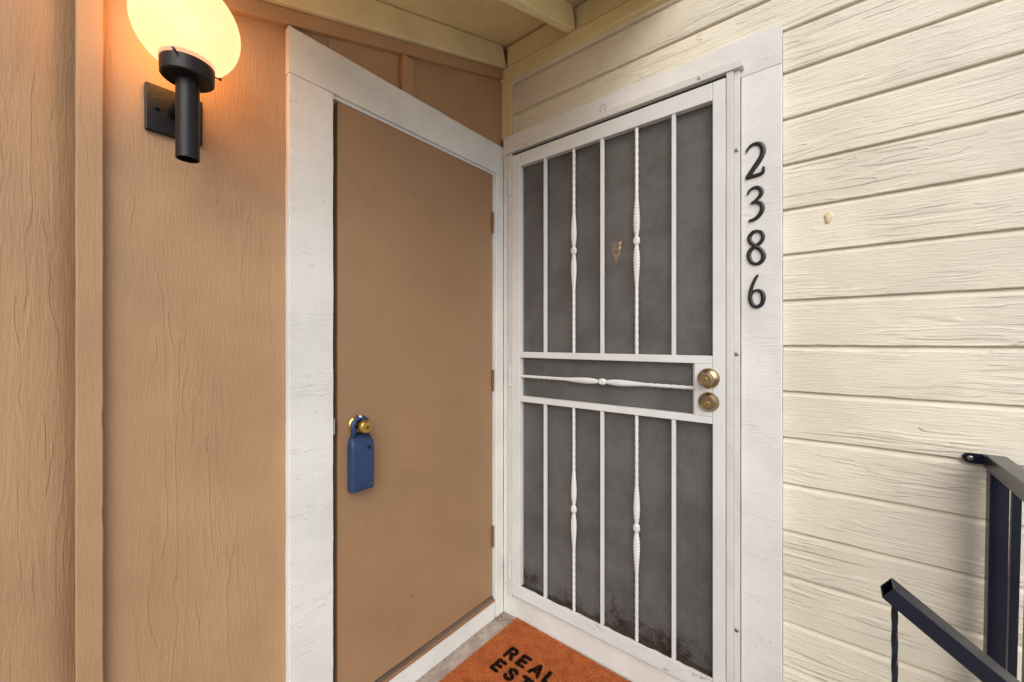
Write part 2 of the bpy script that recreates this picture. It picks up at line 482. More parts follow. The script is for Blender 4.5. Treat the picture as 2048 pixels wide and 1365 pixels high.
MB().box(-0.20, -0.0265, 0.0615, SY + 0.14, 0.0, 2.60).build('corner_light_block', 'tan_y', sw)  # this box and the next: unseen, added to stop sky light leaking in
MB().box(-0.0262, 0.0290, 0.0410, SY + 0.14, 0.0, 2.185).build('corner_light_block', 'tan_y', sw)
# blob of filler on one board
pb = MB().loft([[(1.2121 + r * 0.011 * (1 + 0.25 * math.sin(3 * a + 1)) * math.cos(a), SY - h, 1.6369 + r * 0.016 * (1 + 0.2 * math.sin(2 * a)) * math.sin(a))
                 for a in [2 * math.pi * k / 14 for k in range(14)]] for r, h in ((1.05, -0.001), (1.0, 0.002), (0.6, 0.004), (0.1, 0.0045))]).build('filler_patch', 'putty', sw, smooth=True)

# ================================================================ WHITE CASING ROUND THE ENTRY
ec = thing('entry_casing', 'wide white wooden trim boards framing the barred security door', 'door frame', (0.55, 0.02, 0))
plank((-0.0005, 0.0, 2.1215), (1.1011, 0.0, 2.1215), (0, 0, 1), 0.1215, (0, 1, 0), 0.04, 'white_x', 'head_board', ec, seed=31, chips=0.002)
plank((0.9920, 0.0, 0.001), (0.9920, 0.0, 2.1200), (1, 0, 0), 0.1091, (0, 1, 0), 0.04, 'white_x', 'side_board', ec, seed=33)
plank((0.0005, 0.0, 0.101), (0.0005, 0.0, 2.1200), (1, 0, 0), 0.0285, (0, 1, 0), 0.04, 'white_z', 'hinge_side_board', ec, seed=35)
plank((0.0792, -0.001, 0.001), (0.9905, -0.001, 0.001), (0, 0, 1), 0.0985, (0, 1, 0), 0.05, 'white_x', 'kick_board', ec, seed=37)
plank((0.0010, 0.0005, 0.001), (0.0778, 0.0005, 0.001), (0, 0, 1), 0.0985, (0, 1, 0), 0.05, 'white_x', 'corner_block', ec, seed=39)
MB().box(0.0295, 0.0630, 0.012, 0.075, 0.102, 2.119).build('jamb', 'white_frame', ec)
MB().box(0.9540, 0.9915, 0.012, 0.075, 0.102, 2.119).build('jamb', 'white_frame', ec)
MB().box(0.0295, 0.9915, 0.0405, 0.075, 2.1195, 2.19).build('head_jamb', 'white_frame', ec)
# thin wire loop caught on the head board
def tube_path(pts, r, n=8):
    rings = []
    pts = [Vector(p) for p in pts]
    for i, p in enumerate(pts):
        d = (pts[min(i + 1, len(pts) - 1)] - pts[max(i - 1, 0)]).normalized()
        s = d.orthogonal().normalized(); t = d.cross(s)
        rings.append([p + r * (math.cos(2 * math.pi * k / n) * s + math.sin(2 * math.pi * k / n) * t) for k in range(n)])
    return MB().loft(rings)
wl = tube_path([(0.5143 + 0.012 * math.cos(a) + 0.002 * math.sin(2 * a), -0.004 - 0.003 * math.sin(a), 2.1915 + 0.016 * math.sin(a)) for a in np.linspace(-1.0, 4.6, 26)], 0.0008, 6).build('wire_loop', 'screw', None, smooth=True)
tag(wl, 'small thin wire loop hanging on the white board above the security door', 'wire')

# ================================================================ ENTRY DOOR BEHIND THE SCREEN
ed = thing('entry_door', 'dark brown front door seen through the screen mesh', 'door', (0.51, 0.10, 0.1))
MB().box(0.0635, 0.9535, 0.078, 0.118, 0.105, 2.118).build('slab', 'entry_brown', ed)
for (x0, x1, z0, z1) in ((0.17, 0.46, 0.30, 0.80), (0.56, 0.85, 0.30, 0.80)):
    MB().box(x0, x1, 0.074, 0.079, z0, z1).build('raised_panel', 'entry_brown', ed, bevel=0.003)
kn = MB()
prof = [(0.0, 0.020), (0.35, 0.021), (0.6, 0.016), (0.85, 0.008), (1.0, 0.003)]
def shield(y, k):
    pts = []
    for t in np.linspace(0, 1, 10): pts.append((-1, t))
    out = []
    for s, rng_ in ((1, np.linspace(0, 1, 10)), (-1, np.linspace(1, 0, 10))):
        for t in rng_:
            w = np.interp(t, [p[0] for p in prof], [p[1] for p in prof]) * (1 + 0.12 * math.sin(t * 22))
            out.append((0.537 + s * w * k, y, 1.682 - 0.085 * t + (1 - k) * -0.02))
    return out
kn.loft([shield(0.0775, 1.0), shield(0.070, 0.95), shield(0.066, 0.62)])
kob = kn.build('door_knocker', 'brass', ed)
MB().lathe((0.537, 0.066, 1.640), (0, -1, 0), [(0, 0.007), (0.004, 0.007), (0.006, 0.004), (0.0062, 0.001)], 20).build('peephole', 'keyway', kob, smooth=True)

# ================================================================ SECURITY DOOR FRAME (z-bar)
sf = thing('security_door_frame', 'white metal frame bars screwed around the security door', 'door frame', (0.51, -0.005, 0.1))
FY = -0.020
MB().box(0.0295, 1.0009, -0.026, -0.001, 2.1430, 2.1670).build('head_bar', 'white_frame', sf, bevel=0.0012)
mb = MB().box(0.9745, 0.9905, -0.012, -0.0005, 0.1005, 2.1425)
MB().box(0.0645, 0.9530, -0.0045, -0.0008, 2.1295, 2.1425).build('gap_shade_strip', 'keyway', sf)  # near-black strip painted in for the shade of the gap above the door
zb = mb.build('latch_side_flange', 'white_frame', sf, bevel=0.001)
MB().box(0.9535, 0.9738, -0.0205, 0.011, 0.1005, 2.1425).build('latch_side_bar', 'white_frame', sf, bevel=0.0015)
MB().box(0.0300, 0.0470, -0.011, -0.0005, 0.1005, 2.1425).build('hinge_side_flange', 'white_frame', sf, bevel=0.001)
MB().box(0.0475, 0.0640, -0.0185, 0.011, 0.1005, 2.1425).build('hinge_side_bar', 'white_frame', sf, bevel=0.0015)
def screw(par, c, axis, r=0.0062, mat='screw'):
    o = MB().lathe(c, axis, [(0, r), (0.0012, r * 0.96), (0.0024, r * 0.6), (0.0029, r * 0.05)], 18).build('screw', mat, par, smooth=True)
    ax = Vector(axis); c = Vector(c) + ax * 0.0021
    m = MB()
    for an in (0.5, 0.5 + math.pi / 2):
        e = Vector((math.cos(an), 0, math.sin(an))); f = Vector((-math.sin(an), 0, math.cos(an)))
        hw, hl = 0.0007, r * 0.6
        pts = [c + e * hl * s1 + f * hw * s2 for s1, s2 in ((-1, -1), (1, -1), (1, 1), (-1, 1))]
        m.loft([[p for p in pts], [p + ax * 0.001 for p in pts]])
    m.build('slot', 'keyway', o)
for (x, z) in ((0.8745, 2.1554), (0.1508, 2.1545)): screw(sf, (x, -0.0262, z), (0, -1, 0), 0.0065, 'white_frame')
for z in (1.888, 1.238, 0.3585): screw(sf, (0.9820, -0.0122, z), (0, -1, 0), 0.0068)
for z in (1.875, 0.366): screw(sf, (0.0388, -0.0112, z), (0, -1, 0), 0.0060, 'white_frame')

# ================================================================ SECURITY DOOR
sd = thing('security_door', 'white metal security door with vertical bars, twisted ornaments and grey mesh', 'door', (0.51, -0.008, 0.1))
X0, X1, Z0, Z1 = 0.0662, 0.9515, 0.1150, 2.1285
IX0, IX1, IZ0, IZ1 = 0.1141, 0.9129, 0.170, 2.0700
FB = 0.0060
MB().box(X0, IX0, FY, FB, Z0, Z1).build('stile', 'white_metal', sd, bevel=0.0022)
MB().box(IX1, X1, FY, FB, Z0, Z1).build('stile', 'white_metal', sd, bevel=0.0022)
MB().box(IX0 + 0.0003, IX1 - 0.0003, FY + 0.0003, FB, IZ1, Z1).build('top_rail', 'white_metal', sd, bevel=0.002)
MB().box(IX0 + 0.0003, IX1 - 0.0003, FY + 0.0003, FB, Z0, IZ0).build('bottom_rail', 'white_metal', sd, bevel=0.002)
MB().box(IX0 + 0.0003, IX1 - 0.0003, FY + 0.0006, FB - 0.001, 1.2050, 1.2310).build('cross_rail', 'white_metal', sd, bevel=0.0018)
MB().box(IX0 + 0.0003, IX1 - 0.0003, FY + 0.0006, FB - 0.001, 1.0070, 1.0315).build('cross_rail', 'white_metal', sd, bevel=0.0018)
ms = MB().add([(IX0 - 0.004, 0.0066, IZ0 - 0.004), (IX1 + 0.004, 0.0066, IZ0 - 0.004), (IX1 + 0.004, 0.0066, IZ1 + 0.004), (IX0 - 0.004, 0.0066, IZ1 + 0.004)], [(0, 1, 2, 3)])
mo = ms.build('screen_mesh', 'mesh', sd)
dl = [(IX0 + 0.001 + (IX1 - IX0 - 0.002) * i / 60) for i in range(61)]
MB().loft([[(x, -0.0125 + 0.006 * nz(x, 30, 71), IZ0 + 0.0002), (x, 0.0055, IZ0 + 0.0002), (x, 0.0055, IZ0 + 0.004 + 0.004 * nz(x, 25, 72)), (x, -0.004 + 0.004 * nz(x, 40, 73), IZ0 + 0.0018)] for x in dl]).build('dirt_line', flat_paint('ledge_dirt', (0.055, 0.040, 0.028, 1), relief=0.002, scale=150, rough=0.95, blotch=0.15), sd)
UP, LO = (1.2312, 2.0698), (0.1702, 1.0068)
for x in (0.2465, 0.5148, 0.7870):
    for (a, b) in (UP, LO):
        MB().box(x - 0.0064, x + 0.0064, FY + 0.0035, -0.0035, a, b).build('plain_bar', 'white_metal', sd, bevel=0.0012)

def twisted_mesh(L, axis):
    """square bar, twisted; axis 'Z' or 'X', centred"""
    m = MB(); n = int(L / 0.0035); rings = []
    for i in range(n + 1):
        s = -L / 2 + L * i / n
        tw = s / 0.055 * math.pi
        r = 0.0074
        ring = []
        for k in range(8):
            a = tw + k * math.pi / 4
            rr = r if k % 2 == 0 else r * 0.80
            ring.append((rr * math.cos(a), rr * 0.92 * math.sin(a), s) if axis == 'Z' else (s, rr * 0.92 * math.sin(a), rr * math.cos(a)))
        rings.append(ring)
    me = m.loft(rings).mesh('twisted_bar')
    for p in me.polygons: p.use_smooth = True
    return me

def ornament_mesh(axis, hl):
    """two cast leaves with chevron veins and a button between them"""
    m = MB(); N = 24
    n = 220; rings = []
    for i in range(n + 1):
        s = -hl + 2 * hl * i / n
        a = abs(s)
        if a < 0.0150:
            w = 0.0062 + 0.0066 * math.sqrt(max(0, 1 - (a / 0.0150) ** 2)); rel = 0.0
        else:
            t = (a - 0.0150) / (hl - 0.0150)
            w = 0.0062 + 0.0058 * (math.sin(math.pi * min(1, t / 0.34) / 2) if t < 0.34 else math.cos(math.pi * (t - 0.34) / 0.66 / 2) ** 1.25) * 1.0
            if t > 0.34: w = 0.0074 + (w - 0.0062) * 0.86
            rel = 1.0 if 0.05 < t < 0.9 else 0.3
        ring = []
        for k in range(N):
            an = 2 * math.pi * k / N
            cx, cy = math.cos(an), math.sin(an)
            d = 0.0
            if rel:
                ph = (a * 1.0 + abs(cx) * 0.0085) / 0.0115
                d = 0.0023 * rel * (abs((ph % 1.0) - 0.5) * 2 - 0.5) * (0.35 + 0.65 * abs(cx) ** 0.4)
                if abs(cx) < 0.15: d -= 0.0006
            else:
                if cy < 0 and abs(cx) < 0.75 and a < 0.011:
                    rr = math.hypot(cx * 0.0125, s)
                    d = 0.0013 * math.cos(rr / 0.0095 * 2 * math.pi)
            ww = w + d; dd = w * 0.72 + d
            x, y = ww * cx, dd * cy
            ring.append((x, y, s) if axis == 'Z' else (s, y, x))
        rings.append(ring)
    me = m.loft(rings).mesh('cast_ornament')
    for p in me.polygons: p.use_smooth = True
    return me
LB = UP[1] - UP[0]
tz, oz = twisted_mesh(LB, 'Z'), ornament_mesh('Z', 0.155)
for x in (0.3865, 0.6525):
    for (a, b) in (UP, LO):
        o = link('twisted_bar', tz, 'white_metal', None); o.location = (x, -0.0095, (a + b) / 2)
        if b < 1.1: o.scale = (1, 1, (b - a) / LB)
        parent_to(o, sd)
        q = link('cast_ornament', oz, 'white_metal', None); q.location = (x, -0.0100, (a + b) / 2)
        parent_to(q, o); q.scale = (1, 1, 1)
o = link('twisted_bar', twisted_mesh(0.8565 - IX0 - 0.0006, 'X'), 'white_metal', None); o.location = ((IX0 + 0.8565) / 2, -0.0095, 1.1205); parent_to(o, sd)
q = link('cast_ornament', ornament_mesh('X', 0.155), 'white_metal', None); q.location = (0.5140, -0.0100, 1.1205); parent_to(q, o)
# lock box plate, knob, deadbolt
lp = MB().box(0.8570, IX1 - 0.0004, FY - 0.0006, 0.004, 1.0320, 1.2046).build('lock_plate', 'white_metal', sd, bevel=0.0012)
MB().box(0.8495, 0.8566, -0.009, 0.0045, 1.0320, 1.2046).build('plate_flange', 'white_metal', sd, bevel=0.0008)

def keyhole(par, c, axis, s=1.0):
    ax = Vector(axis); c = Vector(c)
    pts = []
    up = Vector((0, 0, 1)); sdv = ax.cross(up)
    for (u, v) in ((-0.0008, -0.0045), (0.0008, -0.0045), (0.0010, -0.001), (0.0014, 0.001), (0.0008, 0.0045), (-0.0008, 0.0045), (-0.0012, 0.0005)):
        pts.append(c + sdv * u * s + up * v * s)
    MB().loft([[p - ax * 0.0002 for p in pts], [p + ax * 0.0003 for p in pts]]).build('keyhole', 'keyway', par)

def lathe_part(name, mat, par, c, axis, prof, n=48):
    return smooth_by_angle(MB().lathe(c, axis, prof, n).build(name, mat, par), 32)
ky = FY - 0.0008
kc = (0.9015, ky, 1.1570)
kb = lathe_part('door_knob', 'antique', sd, kc, (0, -1, 0), [(0, 0.0335), (0.003, 0.0335), (0.006, 0.0315), (0.012, 0.0265), (0.016, 0.0170), (0.021, 0.0150), (0.026, 0.0165), (0.031, 0.0215),
     (0.037, 0.0235), (0.043, 0.0230), (0.047, 0.0205), (0.0478, 0.0180), (0.0465, 0.0176), (0.0466, 0.0001)])
cy = lathe_part('lock_cylinder', 'brass', kb, (kc[0], kc[1] - 0.0467, kc[2]), (0, -1, 0), [(0, 0.0078), (0.0008, 0.0078), (0.0011, 0.007), (0.0011, 0.0001)], 28)
keyhole(cy, (kc[0], kc[1] - 0.0479, kc[2]), (0, -1, 0))
dc = (0.9015, ky, 1.0790)
db = lathe_part('deadbolt', 'antique', sd, dc, (0, -1, 0), [(0, 0.0325), (0.002, 0.0325), (0.006, 0.0305), (0.0165, 0.0232), (0.0185, 0.0215), (0.0188, 0.0196), (0.0165, 0.0192), (0.0165, 0.0001)])
cy = lathe_part('lock_cylinder', 'brass', db, (dc[0], dc[1] - 0.0166, dc[2] - 0.004), (0, -1, 0), [(0, 0.0085), (0.001, 0.0085), (0.0013, 0.0075), (0.0013, 0.0001)], 28)
keyhole(cy, (dc[0], dc[1] - 0.0180, dc[2] - 0.005), (0, -1, 0), 1.15)
for (a, b) in ((1.9484, 2.0497), (1.0718, 1.1684), (0.1882, 0.2848)):
    h = MB(); k = (b - a) / 5
    rings = []
    hb = None
    for i in range(5):
        m = MB().lathe((0.0583, -0.0235, a + k * i + 0.0008), (0, 0, 1), [(0, 0.0048), (0.001, 0.0058), (k - 0.0026, 0.0058), (k - 0.0016, 0.0048)], 16)
        h.add(m.v, m.f)
    smooth_by_angle(h.build('hinge', 'white_frame', sd), 40)

# ================================================================ HOUSE NUMBERS
DIG = {
 '2': [(-0.026, 1.8761, 0.0043), (-0.0214, 1.8866, 0.0055), (-0.0107, 1.8956, 0.0072), (0.0022, 1.8966, 0.0089), (0.0145, 1.8885, 0.0111), (0.0193, 1.8723, 0.0119), (0.0163, 1.8559, 0.0115), (0.007, 1.8391, 0.0115), (-0.0042, 1.8236, 0.0112), (-0.0156, 1.8074, 0.0105), (-0.0246, 1.7960, 0.0085), (-0.0244, 1.7952, 0.0085), (-0.008, 1.7970, 0.0090), (0.0089, 1.7985, 0.0090), (0.0178, 1.8020, 0.0080), (0.0195, 1.8060, 0.0075), (0.0208, 1.8200, 0.0055)],
 '3': [(-0.0225, 1.742, 0.0043), (-0.0168, 1.7538, 0.006), (-0.0061, 1.76, 0.0072), (0.0052, 1.7586, 0.0085), (0.0145, 1.7487, 0.0094), (0.0135, 1.7349, 0.0090), (0.0033, 1.7231, 0.0070), (-0.0118, 1.7133, 0.0048), (-0.0110, 1.7131, 0.0048), (0.0022, 1.7134, 0.0077), (0.0145, 1.7055, 0.0098), (0.0174, 1.6898, 0.0102), (0.0108, 1.6739, 0.0098), (-0.0023, 1.6622, 0.0085), (-0.0194, 1.6579, 0.0068)],
 '8': [(0.0044, 1.6232, 0.0068), (-0.008, 1.6209, 0.0085), (-0.0175, 1.6072, 0.0094), (-0.0145, 1.5914, 0.0094), (-0.0005, 1.5762, 0.0094), (0.0145, 1.5611, 0.0094), (0.0208, 1.543, 0.0102), (0.0145, 1.5266, 0.0094), (0.0007, 1.5209, 0.0077), (-0.0137, 1.5304, 0.0094), (-0.0194, 1.5505, 0.0102), (-0.0137, 1.5672, 0.0094), (0.0007, 1.5773, 0.0085), (0.0145, 1.5891, 0.0085), (0.0193, 1.6034, 0.0085), (0.0145, 1.6171, 0.0077), (0.0044, 1.6232, 0.0068)],
 '6': [(0.0059, 1.4865, 0.0051), (-0.0016, 1.4742, 0.0068), (-0.0099, 1.4532, 0.0077), (-0.0149, 1.4317, 0.0085), (-0.0149, 1.4099, 0.0094), (-0.008, 1.3928, 0.0094), (0.0033, 1.387, 0.0085), (0.0156, 1.395, 0.0094), (0.02, 1.4141, 0.0102), (0.0156, 1.4316, 0.0094), (0.0044, 1.4381, 0.0068), (-0.0061, 1.4354, 0.0051), (-0.0120, 1.4229, 0.0043)],
}
def catmull(pts, sub=6):
    P = np.array(pts, float); out = []
    for i in range(len(P) - 1):
        p0, p1, p2, p3 = P[max(i - 1, 0)], P[i], P[i + 1], P[min(i + 2, len(P) - 1)]
        for t in np.linspace(0, 1, sub, endpoint=False):
            out.append(0.5 * ((2 * p1) + (-p0 + p2) * t + (2 * p0 - 5 * p1 + 4 * p2 - p3) * t * t + (-p0 + 3 * p1 - 3 * p2 + p3) * t ** 3))
    out.append(P[-1]); return out
ORD = {'2': '2, topmost', '3': '3, second from the top', '8': '8, second from the bottom', '6': '6, lowest'}
for d_, pts in DIG.items():
    path = catmull(pts); rings = []
    prof = [(-1, 0.0), (-1, 0.55), (-0.72, 0.9), (0, 1.0), (0.72, 0.9), (1, 0.55), (1, 0.0)]
    for i, p in enumerate(path):
        q0, q1 = path[max(i - 1, 0)], path[min(i + 1, len(path) - 1)]
        dx, dz = q1[0] - q0[0], q1[1] - q0[1]; l = math.hypot(dx, dz) or 1
        nx, nz_ = -dz / l, dx / l
        hw = p[2] * 0.64
        end = min(i, len(path) - 1 - i)
        if d_ != '8' and end < 2: hw *= (0.55, 0.85)[end]
        rings.append([(1.0335 + p[0] + nx * hw * a, 0.0009 - 0.0075 * h, p[1] + nz_ * hw * a) for a, h in prof])
    o = MB().loft(rings).build('house_number', 'number_black', None)
    smooth_by_angle(o, 50)
    tag(o, 'black metal house number ' + ORD[d_] + ' on the white trim board', 'number', 'house numbers 2386 in a column')

# ================================================================ STORAGE DOOR FRAME (plane x = 0)
df = thing('storage_door_frame', 'white wooden trim boards framing the plain tan door', 'door frame', (-0.01, -0.5, 0))
plank((0.0, -0.9610, 2.0585), (0.0, -0.0010, 2.0585), (0, 0, 1), 0.1345, (-1, 0, 0), 0.026, 'white_y', 'head_board', df, seed=51, jit=0.0016, chips=0.004)
plank((-0.0010, -0.9605, 0.001), (-0.0010, -0.9605, 2.0570), (0, 1, 0), 0.1320, (-1, 0, 0), 0.025, 'white_y', 'side_board', df, seed=53, jit=0.0013)
plank((0.0, -0.0515, 0.001), (0.0, -0.0515, 2.0570), (0, 1, 0), 0.0510, (-1, 0, 0), 0.026, 'white_z', 'corner_side_board', df, seed=55)
MB().box(-0.050, -0.0045, -0.0645, -0.0520, 0.0015, 2.0570).build('jamb', 'white_frame', df, bevel=0.001)
MB().box(-0.050, -0.0080, -0.826, -0.0525, 2.0475, 2.0580).build('head_stop', 'white_frame', df, bevel=0.001)
plank((0.0, -0.8275, 0.001), (0.0, -0.0655, 0.001), (0, 0, 1), 0.0805, (-1, 0, 0), 0.04, 'white_y', 'sill_board', df, seed=57, jit=0.0012)
MB().add([(x, y, z) for y in (-0.8275, -0.0655) for (x, z) in ((-0.05, 0.082), (0.0035, 0.082), (0.0035, 0.0915), (-0.05, 0.0985))],
         [(0, 1, 2, 3), (4, 7, 6, 5), (0, 4, 5, 1), (1, 5, 6, 2), (2, 6, 7, 3), (3, 7, 4, 0)]).build('threshold', 'brown_sill', df, bevel=0.001)
MB().box(-0.0125, -0.0035, -0.8270, -0.0660, 0.0955, 0.1012).build('weather_strip', flat_paint('grey_dirty_strip', srgb(112, 100, 90), relief=0.001, scale=200, rough=0.8, blotch=0.1), df)
MB().box(-0.09, -0.055, -0.84, -0.05, 0.0, 2.07).build('gap_shade_backing', 'keyway', df)  # black sheet behind the slab, colour stands in for shade in the door gap
MB().box(-0.013, 0.0008, -0.8283, -0.8235, 0.985, 1.035).build('strike_plate', 'screw', df, bevel=0.001)

# ================================================================ STORAGE DOOR
dr = thing('storage_door', 'plain flat tan door with brass knob holding the blue lock box', 'door', (-0.03, -0.44, 0.1))
DX = -0.0115
MB().box(DX - 0.034, DX, -0.8085, -0.0672, 0.1045, 2.0465).build('slab', 'tan_door', dr, bevel=0.0015)
for (a, b) in ((1.7782, 1.8744), (1.0498, 1.1483), (0.3329, 0.4291)):
    h = MB(); k = (b - a) / 5
    for i in range(5):
        m = MB().lathe((-0.0045, -0.0705, a + k * i + 0.0004), (0, 0, 1), [(0, 0.0052), (0.0006, 0.0060), (k - 0.0014, 0.0060), (k - 0.0008, 0.0052)], 14)
        h.add(m.v, m.f)
    h.box(-0.0095, -0.0075, -0.0665, -0.0640, a, b)
    smooth_by_angle(h.build('hinge', 'hinge_brown', dr), 40)
c = (DX + 0.0003, -0.7420, 1.0015)
dk = lathe_part('door_knob', 'brass', dr, c, (1, 0, 0), [(0, 0.0320), (0.003, 0.0320), (0.007, 0.0290), (0.010, 0.0230), (0.013, 0.0150), (0.034, 0.0125), (0.037, 0.0150), (0.041, 0.0205),
     (0.049, 0.0225), (0.057, 0.0205), (0.0605, 0.0175), (0.0608, 0.0001)])
cy = lathe_part('lock_cylinder', 'brass', dk, (c[0] + 0.0609, c[1], c[2]), (1, 0, 0), [(0, 0.0080), (0.0012, 0.0080), (0.0016, 0.007), (0.0016, 0.0001)], 28)
keyhole(cy, (c[0] + 0.0626, c[1], c[2]), (1, 0, 0), 1.2)

# ================================================================ KEY LOCK BOX
lk = thing('key_lock_box', 'blue vinyl covered key lock box hanging from the brass knob', 'lock box', (0.012, -0.744, 0.79))
def rrect(y, hw, hd, cxx, z, n=5, r=0.010):
    pts = []
    for (sx_, sy_, a0) in ((1, 1, 0), (-1, 1, 90), (-1, -1, 180), (1, -1, 270)):
        for k in range(n + 1):
            a = math.radians(a0 + 90 * k / n)
            pts.append((cxx + sx_ * (hd - r) + r * math.cos(a), y + sy_ * (hw - r) + r * math.sin(a), z))
    return pts
rings = []
cyk, bx0 = -0.7405, -0.0095
for z, hw, dep in ((0.7900, 0.0370, 0.030), (0.7920, 0.0395, 0.034), (0.7960, 0.0405, 0.036), (0.86, 0.0405, 0.037), (0.925, 0.0405, 0.037), (0.940, 0.0402, 0.036), (0.950, 0.0392, 0.032), (0.958, 0.0375, 0.027), (0.964, 0.0340, 0.022), (0.968, 0.0270, 0.018), (0.9695, 0.0150, 0.014)):
    rings.append(rrect(cyk, hw, dep / 2, bx0 + dep / 2, z, r=min(0.009, dep / 2 - 0.001)))
smooth_by_angle(MB().loft(rings).build('body', 'blue', lk), 50)
pts = [(0.0045, cyk + 0.0250 * math.cos(a), 1.0010 + 0.0250 * math.sin(a)) for a in np.linspace(math.radians(-28), math.radians(208), 26)]
pts = [(0.0045, cyk + 0.0250, 0.962)] + pts + [(0.0045, cyk - 0.0250, 0.962)]
sh = tube_path(pts, 0.0086, 12).build('shackle', 'blue', lk, smooth=True)
MB().lathe((0.0045 + 0.0068, cyk - 0.003, 1.0318), (0.72, 0.0, 0.69), [(0, 0.0055), (0.0006, 0.005), (0.0007, 0.0001)], 7).build('worn_patch', 'bare', sh)
lathe_part('button', 'keyway', lk, (bx0 + 0.0371, cyk + 0.0190, 0.9290), (1, 0, 0), [(-0.002, 0.0070), (0.0004, 0.0070), (0.0006, 0.0062), (0.0006, 0.0001)], 20)

# ================================================================ WALL LAMP
wlp = thing('wall_lamp', 'lit round opal glass globe on a black tube bracket on the tan wall', 'lamp', (WX, -1.217, 1.83))
LX, LY = 0.096, -1.2165
MB().box(WX + 0.0005, WX + 0.012, -1.2715, -1.1620, 1.7725, 1.8830).build('back_plate', 'lamp_black', wlp, bevel=0.003)
for dy in (-0.034, 0.034):
    lathe_part('screw', 'lamp_black', wlp, (WX + 0.012, LY + dy, 1.828), (1, 0, 0), [(0, 0.0045), (0.004, 0.0042), (0.006, 0.003), (0.0062, 0.0001)], 16)
MB().cyl((WX + 0.010, LY, 1.828), (LX - 0.012, LY, 1.828), 0.0155, n=28).build('arm', 'lamp_black', wlp, smooth=False)
smooth_by_angle(wlp.children[-1], 40)
t = MB(); n = 40
ro, ri = 0.0218, 0.0195
ring = lambda r, z: [(LX + r * math.cos(2 * math.pi * k / n), LY + r * math.sin(2 * math.pi * k / n), z) for k in range(n)]
t.loft([ring(ri, 1.864), ring(ri, 1.689), ring(ro, 1.689), ring(ro, 1.867)], caps=False)
smooth_by_angle(t.build('tube', 'lamp_black', wlp), 40)
lathe_part('globe_holder', 'lamp_black', wlp, (LX, LY, 1.866), (0, 0, 1), [(0, 0.0215), (0.0002, 0.046), (0.003, 0.0490), (0.041, 0.0505), (0.0420, 0.0505), (0.0420, 0.0480), (0.008, 0.0470), (0.006, 0.0001)], 56)
for a in (205, 325, 85):
    a = math.radians(a); e = Vector((math.cos(a), math.sin(a), 0)); b0 = Vector((LX, LY, 1.897))
    m = MB().cyl(b0 + e * 0.0475, b0 + e * 0.0600, 0.0018, n=10); m.cyl(b0 + e * 0.0585, b0 + e * 0.0625, 0.0034, n=12)
    m.build('thumb_screw', 'lamp_black', wlp)
GR = 0.0995
zc = 1.866 + 0.030 + math.sqrt(GR ** 2 - 0.044 ** 2)
rings = sphere_rings((LX, LY, zc), GR, GR, GR, 64, 40, z0=-math.sqrt(1 - (0.044 / GR) ** 2), z1=0.99999)
gl_ = sphere_rings((LX, LY, zc), GR, GR, GR, 64, 40, z0=-math.sqrt(1 - (0.044 / GR) ** 2), z1=0.99999)
MB().loft(gl_, caps=False).build('globe', 'globe', wlp, smooth=True)
bl_d = bpy.data.lights.new('lamp_bulb', 'POINT')          # the lit bulb inside the globe
bl_d.energy = 3.2; bl_d.color = (1.0, 0.42, 0.055); bl_d.shadow_soft_size = 0.03
bulb = bpy.data.objects.new('lamp_bulb', bl_d); bulb.location = (LX, LY, zc); COL.objects.link(bulb)

# ================================================================ DOORMAT
dm = thing('doormat', 'orange brown coir doormat with black lettering in front of the security door', 'doormat', (0.0853, -0.0065, 0.002))
dm.rotation_euler = (0, 0, math.radians(-1.2))
MW, MH, HT = 0.76, 0.457, 0.0125
def mat_part(name, me, mat, par):
    o = bpy.data.objects.new(name, me); me.materials.append(M[mat]); COL.objects.link(o); o.parent = par
    return o
mb = MB()
nx, ny = 60, 36                                     # backing with slightly wavy edge
top = [(0.0, 0.0)]
edge = []
for i in range(nx): edge.append((MW * i / nx, 0.0016 * nz(i, 0.35, 1)))
for i in range(ny): edge.append((MW + 0.0015 * nz(i, 0.35, 2), -MH * i / ny))
for i in range(nx): edge.append((MW - MW * i / nx, -MH + 0.0016 * nz(i, 0.35, 3)))
for i in range(ny): edge.append((0.0016 * nz(i, 0.35, 4), -MH + MH * i / ny))
mb.loft([[(x, y, 0.0) for x, y in edge], [(x, y, 0.0075) for x, y in edge]])
mat_part('backing', mb.mesh('backing'), 'coir', dm)
GL = {  # stroke letters in a unit box: width 0.72, height 1
 'R': [[(0, 0), (0, 1)], [(0, 1), (0.38, 1), (0.58, 0.92), (0.64, 0.74), (0.58, 0.56), (0.38, 0.47), (0, 0.47)], [(0.34, 0.47), (0.66, 0)]],
 'E': [[(0.58, 1), (0, 1), (0, 0), (0.58, 0)], [(0, 0.5), (0.5, 0.5)]],
 'A': [[(-0.05, 0), (0.34, 1), (0.73, 0)], [(0.12, 0.3), (0.56, 0.3)]],
 'L': [[(0, 1), (0, 0), (0.56, 0)]],
 'S': [[(0.60, 0.84), (0.48, 0.98), (0.26, 1.0), (0.06, 0.88), (0.05, 0.68), (0.20, 0.56), (0.42, 0.48), (0.60, 0.34), (0.58, 0.12), (0.38, -0.01), (0.14, 0.02), (0.0, 0.17)]],
 'T': [[(-0.04, 1), (0.68, 1)], [(0.32, 1), (0.32, 0)]],
}
LH, LT = 0.0490, 0.0076                              # cap height less stroke, half stroke
letters = []
def cell(word, x, y):
    for ch in word:
        segs = []
        for poly in GL[ch]:
            for a, b in zip(poly[:-1], poly[1:]):
                segs.append((np.array((x + a[0] * LH, y + a[1] * LH)), np.array((x + b[0] * LH, y + b[1] * LH))))
        letters.append((ch, segs)); x += 0.0635
cell('REAL', 0.1045, -0.2040)
cell('ESTATE', 0.1055, -0.2830)
NF = 230000
